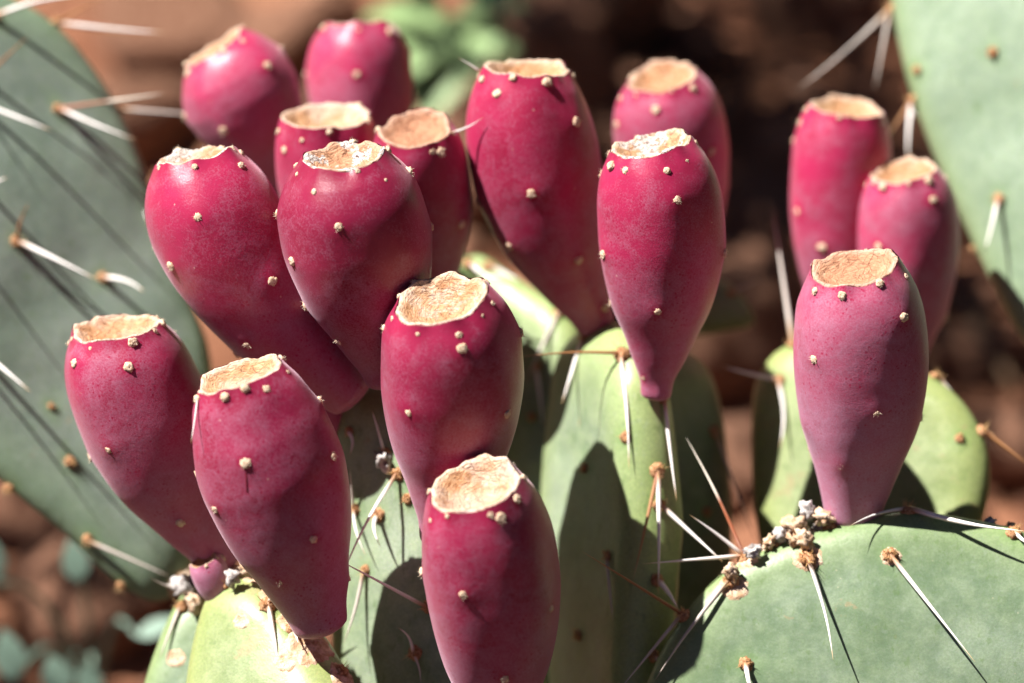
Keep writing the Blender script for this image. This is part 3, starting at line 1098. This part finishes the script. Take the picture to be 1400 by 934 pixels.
def leaf_mesh(name, mat, L, Wd, fold=.25, curl=.2, thick=.0006, shape=.6):
    v, f = [], []
    n = 10
    for s in (1, -1):
        for i in range(n + 1):
            t = i / n
            w = Wd * math.sin(math.pi * t ** shape) ** .85 if 0 < t < 1 else Wd * .04
            for k in (-1, -.5, 0, .5, 1):
                v.append(Vector((k * w, t * L, abs(k) * w * fold - curl * L * t * t + s * thick * (1 - abs(k) * .8))))
    for s in (0, 1):
        o = s * (n + 1) * 5
        for i in range(n):
            for k in range(4):
                q = (o + i * 5 + k, o + i * 5 + k + 1, o + (i + 1) * 5 + k + 1, o + (i + 1) * 5 + k)
                f.append(q if s == 0 else q[::-1])
    return mesh_obj(name, v, f, mat)


def leafy(name, label, cat, foot, leaves, me, stem_r, mat_stem):
    """leaves: (attach point, tip point, size)"""
    root = place(name, None, Matrix.Translation(foot))
    tag(root, label, cat)
    for a, b, sc in leaves:
        pts = [foot.lerp(a, i / 6) + Vector((0, 0, .02 * math.sin(math.pi * i / 6))) for i in range(7)]
        v, f = tube(pts, [stem_r * (1 - .5 * i / 6) for i in range(7)], 6)
        place('stem', mesh_obj('stem', [x - foot for x in v], f, mat_stem), Matrix.Translation(foot), root)
        y = (b - a).normalized()
        z = (Vector((0, -.35, 1)) - y * Vector((0, -.35, 1)).dot(y)).normalized()
        x = y.cross(z)
        R = Matrix((x, y, z)).transposed().to_4x4()
        L = (b - a).length
        place('leaf', me, Matrix.Translation(a) @ R @ Matrix.Diagonal((L * sc, L, L, 1)), root)
    return root


LF = leaf_mesh('leaf', M_LEAF, 1, .42, .2, .18, .004)
d0 = 1.36
leafy('leafy_weed', 'blurred bright green leafy weed behind the farthest pink fruit', 'weed', ground_hit(610, 190),
      [(W(612, 20, d0), W(580, 150, d0 - .04), .9), (W(610, 30, d0), W(505, 10, d0 - .02), .9), (W(620, 40, d0), W(705, 62, d0 - .03), .8),
       (W(625, 20, d0), W(712, -5, d0 - .02), .9), (W(600, 30, d0), W(545, 95, d0 - .04), .8), (W(640, 20, d0), W(640, 95, d0 - .04), .8),
       (W(605, 30, d0 + .02), W(560, -40, d0), .9), (W(660, 10, d0), W(690, -60, d0), .9)], LF, .002, M_LEAF)
LB = leaf_mesh('leaf', M_LEAFB, 1, .30, .1, .05, .03, .8)
d1 = 1.08
leafy('succulent_plant', 'small plant with blurred bluish green leaves under the large grey green pad', 'plant', ground_hit(130, 960),
      [(W(108, 795, d1), W(97, 735, d1), 1.0), (W(188, 870, d1), W(245, 845, d1), 0.9), (W(85, 950, d1), W(70, 895, d1), 1.3),
       (W(130, 955, d1), W(112, 908, d1), 1.2), (W(20, 930, d1), W(5, 860, d1), 1.0), (W(-10, 800, d1), W(-18, 730, d1), 1.0)],
      LB, .0018, M_LEAFB)

# added shrubs out of frame, their canopies set sunward to shade the soil
def shrub(foot, label, spots, per=250):
    foot.z = ground_z(foot.x, foot.y)
    root = place('added_shrub', None, Matrix.Translation(foot))
    tag(root, label, 'added shrub')
    lv, lf = [], []
    for i, (px, py) in enumerate(spots):
        gp = ground_hit(px, py)
        c = gp + SUN * ((.95 - gp.z) / SUN.z)
        m = foot.lerp(c, .5) + Vector((0, 0, .25))
        pts = [foot * (1 - t) ** 2 + m * (2 * t * (1 - t)) + c * t * t for t in [k / 8 for k in range(9)]]
        v, f = tube(pts, [.018 * (1 - .85 * k / 8) for k in range(9)])
        place('branch', mesh_obj('branch', [x - foot for x in v], f, M_TWIG), Matrix.Translation(foot), root)
        for _ in range(per):
            p = c + Vector((rr_.gauss(0, .055), rr_.gauss(0, .055), rr_.gauss(0, .05)))
            q = Matrix.Rotation(rr_.uniform(0, 6.28), 3, 'Z') @ Matrix.Rotation(rr_.gauss(0, .6), 3, 'X')
            k = len(lv)
            s_ = rr_.uniform(.012, .022)
            for w in ((0, 0, 0), (.35, .5, .06), (0, 1, 0), (-.35, .5, .06)):
                lv.append(p + q @ (Vector(w) * s_) - foot)
            lf.append((k, k + 1, k + 2))
            lf.append((k, k + 2, k + 3))
    o = place('foliage', mesh_obj('foliage', lv, lf, M_CANOPY, False), Matrix.Translation(foot), root)
    o['kind'] = 'stuff'
    return root


shrub(ground_hit(1280, 300) + Vector((.6, .5, 0)), 'unseen shrub added to shade the soil behind the pale mauve fruit',
      ((980, 60), (1060, 60), (970, 180), (1040, 180), (1120, 200), (1000, 290), (1090, 320), (1170, 60), (1180, 330),
       (1290, 470), (1350, 560), (1380, 420), (1050, 380)))
shrub(ground_hit(0, 700) + Vector((-1.5, .5, 0)), 'unseen shrub added to shade the soil under the large grey green pad',
      ((30, 790), (210, 900), (50, 960), (190, 770), (250, 980)), 70)


# an unseen bush added right of the cactus to block sky light there
foot = Vector((.85, -.05, 0))
foot.z = ground_z(foot.x, foot.y)
root = place('added_shrub', None, Matrix.Translation(foot))
tag(root, 'unseen dark green bush added right of the broad green pad to block sky light', 'added shrub')
lv, lf = [], []
for i in range(7):
    an = i * .9
    q = foot + Vector((math.cos(an) * .25, math.sin(an) * .4, .55))
    v, f = tube([foot.lerp(q, t / 5) for t in range(6)], [.014 * (1 - .12 * t) for t in range(6)])
    place('branch', mesh_obj('branch', [x - foot for x in v], f, M_TWIG), Matrix.Translation(foot), root)
for i in range(9000):
    d = Vector((rr_.gauss(0, 1), rr_.gauss(0, 1), rr_.gauss(0, 1))).normalized() * rr_.random() ** .4
    p = foot + Vector((d.x * .38, d.y * .75, .42 + d.z * .42))
    q = Matrix.Rotation(rr_.uniform(0, 6.28), 3, 'Z') @ Matrix.Rotation(rr_.gauss(0, .9), 3, 'X')
    k = len(lv)
    s_ = rr_.uniform(.03, .05)
    for w in ((0, 0, 0), (.35, .5, .06), (0, 1, 0), (-.35, .5, .06)):
        lv.append(p + q @ (Vector(w) * s_) - foot)
    lf.append((k, k + 1, k + 2))
    lf.append((k, k + 2, k + 3))
o = place('foliage', mesh_obj('foliage', lv, lf, M_CANOPY, False), Matrix.Translation(foot), root)
o['kind'] = 'stuff'


# ------------------------------------------------------------------ dried remains and scars on the pads
def crumple(seed, r, mat, name):
    bm = bmesh.new()
    bmesh.ops.create_icosphere(bm, subdivisions=3, radius=1)
    off = Vector((seed * 3.3, seed * 8.1, seed))
    for v in bm.verts:
        d = v.co.normalized()
        k = .75 + .55 * noise.noise(d * 2.2 + off) + .35 * noise.noise(d * 5.5 + off)
        v.co = Vector((d.x * k * r[0], d.y * k * r[1], d.z * k * r[2]))
    me = bpy.data.meshes.new(name)
    bm.to_mesh(me)
    bm.free()
    me.materials.append(mat)
    me.polygons.foreach_set('use_smooth', [True] * len(me.polygons))
    return me


def on_pad(key, px, py, lift=.001):
    root, bvh = PADS[key]
    h = bvh.ray_cast(CAM, ray(px, py))
    if h[0] is None:
        h = bvh.find_nearest(W(px, py, .89))
    return root, h[0] + h[1] * lift, h[1]


def ring_scar(key, px, py, R):
    root, p, n = on_pad(key, px, py, -.0004)
    F = Matrix.Translation(p) @ frame_z(n)
    v, f = [], []
    K = 40
    prof = [(1.2, -.08), (1.0, .06), (.84, .11), (.66, .09), (.50, .03), (.30, .08), (.12, .11)]
    for j, (r, z) in enumerate(prof):
        for k in range(K):
            th = 2 * math.pi * k / K
            w = 1 + .22 * noise.noise(Vector((math.cos(th) * 2, math.sin(th) * 2, px))) + .12 * noise.noise(Vector((math.cos(th) * 6, math.sin(th) * 6, j)))
            q = F @ Vector((math.cos(th) * r * w * R, math.sin(th) * r * w * R * .85, 0))
            h = PADS[key][1].find_nearest(q)
            v.append(h[0] + h[1] * ((z * .8 + .1 * noise.noise(Vector((th * 4, j * 1.7, px)))) * R) - p)
    for j in range(len(prof) - 1):
        for k in range(K):
            k2 = (k + 1) % K
            f.append((j * K + k, j * K + k2, (j + 1) * K + k2, (j + 1) * K + k))
    f.append(tuple((len(prof) - 1) * K + k for k in range(K)))
    return place('cork_scar', mesh_obj('cork_scar', v, f, M_CORK), Matrix.Translation(p), root)


ring_scar('lower_left', 424, 882, .0078)
ring_scar('lower_left', 398, 848, .0042)
ring_scar('lower_left', 470, 925, .0055)
ring_scar('lower_left', 372, 812, .0040)
ring_scar('right_front', 1003, 803, .0044)
ring_scar('right_front', 1104, 764, .0042)
ring_scar('right_front', 1022, 764, .0040)
ring_scar('left', 245, 800, .0050)
ring_scar('lower_left', 350, 792, .0036)
ring_scar('lower_left', 390, 905, .0036)
ring_scar('lower_left', 330, 850, .0026)
ring_scar('lower_left_back', 240, 900, .0030)
ring_scar('lower_left', 446, 868, .0032)
ring_scar('right_front', 1060, 745, .0034)
ring_scar('right_front', 1218, 761, .0030)
for i, (key, px, py, r, nm, mt) in enumerate((
        ('right_front', 1078, 716, .0032, 'dried_bud', M_DEAD), ('right_front', 1062, 728, .0026, 'dried_bud', M_DEAD),
        ('right_front', 1092, 738, .0030, 'dried_bud', M_CORK), ('right_front', 1040, 752, .0024, 'dried_bud', M_CORK),
        ('right_front', 1110, 700, .0026, 'dried_bud', M_DEAD), ('right_front', 1135, 712, .0030, 'dried_bud', M_CORK),
        ('right_front', 1362, 714, .0018, 'dried_bud', M_CORK), ('lower_left', 330, 782, .0030, 'dried_bud', M_CORK),
        ('lower_left', 410, 840, .0026, 'dried_bud', M_CORK), ('lower_left', 440, 852, .0026, 'dried_bud', M_CORK),
        ('lower_left_back', 280, 802, .0034, 'dried_bud', M_DEAD), ('lower_left_back', 300, 800, .0030, 'dried_bud', M_CORK),
        ('stalk', 527, 628, .0030, 'dried_bud', M_DEAD), ('left', 250, 792, .0030, 'dried_bud', M_CORK))):
    root, p, n = on_pad(key, px, py)
    place(nm, crumple(i + 2, (r * 1.5, r * 1.2, r * 1.3), mt, nm), Matrix.Translation(p) @ frame_z(n, i), root)
for key, px, py, up, sz in (('right_front', 1078, 722, (-.2, 1, .3), .0042), ('right_front', 1070, 730, (-.4, 1, .4), .0034),
                            ('right_front', 1095, 730, (.1, 1, .5), .0034), ('lower_left', 332, 784, (.1, 1, .3), .0034),
                            ('lower_left', 448, 858, (.6, .8, .3), .0034), ('lower_left', 440, 862, (.8, .3, .3), .0030),
                            ('stalk', 580, 668, (-.3, -.2, 1), .0022)):
    root, p, n = on_pad(key, px, py, 0)
    place('glochid_tuft', random.choice(TUFTL), Matrix.Translation(p) @ frame_z(cdir(*up)) @ Matrix.Diagonal((sz * .6, sz * .6, sz * .6, 1)), root)
for i, (px, py, D, r, lab) in enumerate(((486, 884, .905, .0075, 'crumpled grey white dried husk caught beside the narrow upright pad'),
                                         (500, 915, .905, .0080, 'pale ragged husk wedged below the crumpled grey one'))):
    o = place('dried_husk', crumple(40 + i, (r * .7, r * .5, r), M_DEAD, 'dried_husk'), Matrix.Translation(W(px, py, D)))
    tag(o, lab, 'husk')
make_fruit('R', (278, 766, .882), (312, 832), (294, 798), 25, 19, 20, 'tiny shrivelled pale pink fruit at the foot of the mauve red one',
           [], .62, .0, foot=.55, rim_n=4)
# bulky dried flower remains along the rims
for i, (key, px, py, D, r, mt) in enumerate((
        ('right_front', 1086, 718, .872, .0048, M_CORK), ('right_front', 1104, 700, .874, .0042, M_DEAD),
        ('right_front', 1068, 730, .873, .0040, M_DEAD), ('right_front', 1100, 738, .868, .0040, M_CORK),
        ('right_front', 1052, 742, .873, .0034, M_CORK), ('right_front', 1126, 708, .873, .0042, M_CORK),
        ('right_front', 1000, 782, .868, .0038, M_CORK), ('right_front', 1030, 754, .870, .0034, M_DEAD),
        ('right_front', 1380, 728, .872, .0036, M_CORK), ('right_front', 1352, 716, .873, .0026, M_DEAD),
        ('lower_left', 340, 778, .872, .0040, M_CORK), ('lower_left', 318, 790, .872, .0036, M_DEAD),
        ('lower_left_back', 252, 800, .898, .0050, M_DEAD), ('lower_left_back', 268, 826, .896, .0046, M_CORK),
        ('lower_left_back', 300, 822, .890, .0040, M_DEAD))):
    root = PADS[key][0]
    place('dried_bud', crumple(70 + i, (r, r * .8, r * .7), mt, 'dried_bud'),
          Matrix.Translation(W(px, py, D + .0045)) @ Matrix.Rotation(i * 1.3, 4, 'Y') @ Matrix.Rotation(i * .7, 4, 'X'), root)

# dark red drip below an areole of the large plum fruit
M_DRIP = mat_simple('dried_drip', (0.13, 0.006, 0.02), (0.20, 0.012, 0.03), 300, 0.4, 0.1, 0.0002, 0.5)
for key, nm, mt, pts, r in (('N', 'drip_mark', M_DRIP, ((336, 640), (337, 650), (337, 660), (338, 672)), .00038),):
    root, bvh = FRUITS[key]
    dense = catmull([Vector((x, y, 0)) for x, y in pts], 4, False)
    hits = [bvh.ray_cast(CAM, ray(p.x, p.y)) for p in dense]
    line = [h[0] + h[1] * .00003 for h in hits if h[0] is not None]
    v, f = tube(line, [r * (1 - .55 * i / len(line)) for i in range(len(line))], 6)
    o0 = WM[root].translation
    place(nm, mesh_obj(nm, [x - o0 for x in v], f, mt), Matrix.Translation(o0), root)

# dark dead leaves added round the cactus to cut light bounced off the soil
M_LITTER = mat_simple('added_dead_leaf', (0.045, 0.028, 0.016), (0.095, 0.055, 0.032), 25, 0.9, 0.3, 0.003)
lv, lf = [], []
for i in range(22000):
    x, y = rr_.uniform(-1.5, 1.5), rr_.uniform(-1.7, .20)
    p = Vector((x, y, ground_z(x, y) + rr_.uniform(.002, .012)))
    q = Matrix.Rotation(rr_.uniform(0, 6.28), 3, 'Z') @ Matrix.Rotation(rr_.gauss(0, .25), 3, 'X')
    s_ = rr_.uniform(.02, .04)
    k = len(lv)
    for w in ((0, 0, 0), (.3, .35, .05), (.22, .75, .08), (0, 1, 0), (-.22, .75, .08), (-.3, .35, .05)):
        lv.append(p + q @ (Vector(w) * s_))
    lf += [(k, k + 1, k + 2), (k, k + 2, k + 3), (k, k + 3, k + 4), (k, k + 4, k + 5)]
o = place('added_litter', mesh_obj('added_litter', lv, lf, M_LITTER, False), Matrix())
tag(o, 'dark brown dead leaves added around the cactus to cut light bounced off the soil', 'leaf litter', None, 'stuff')
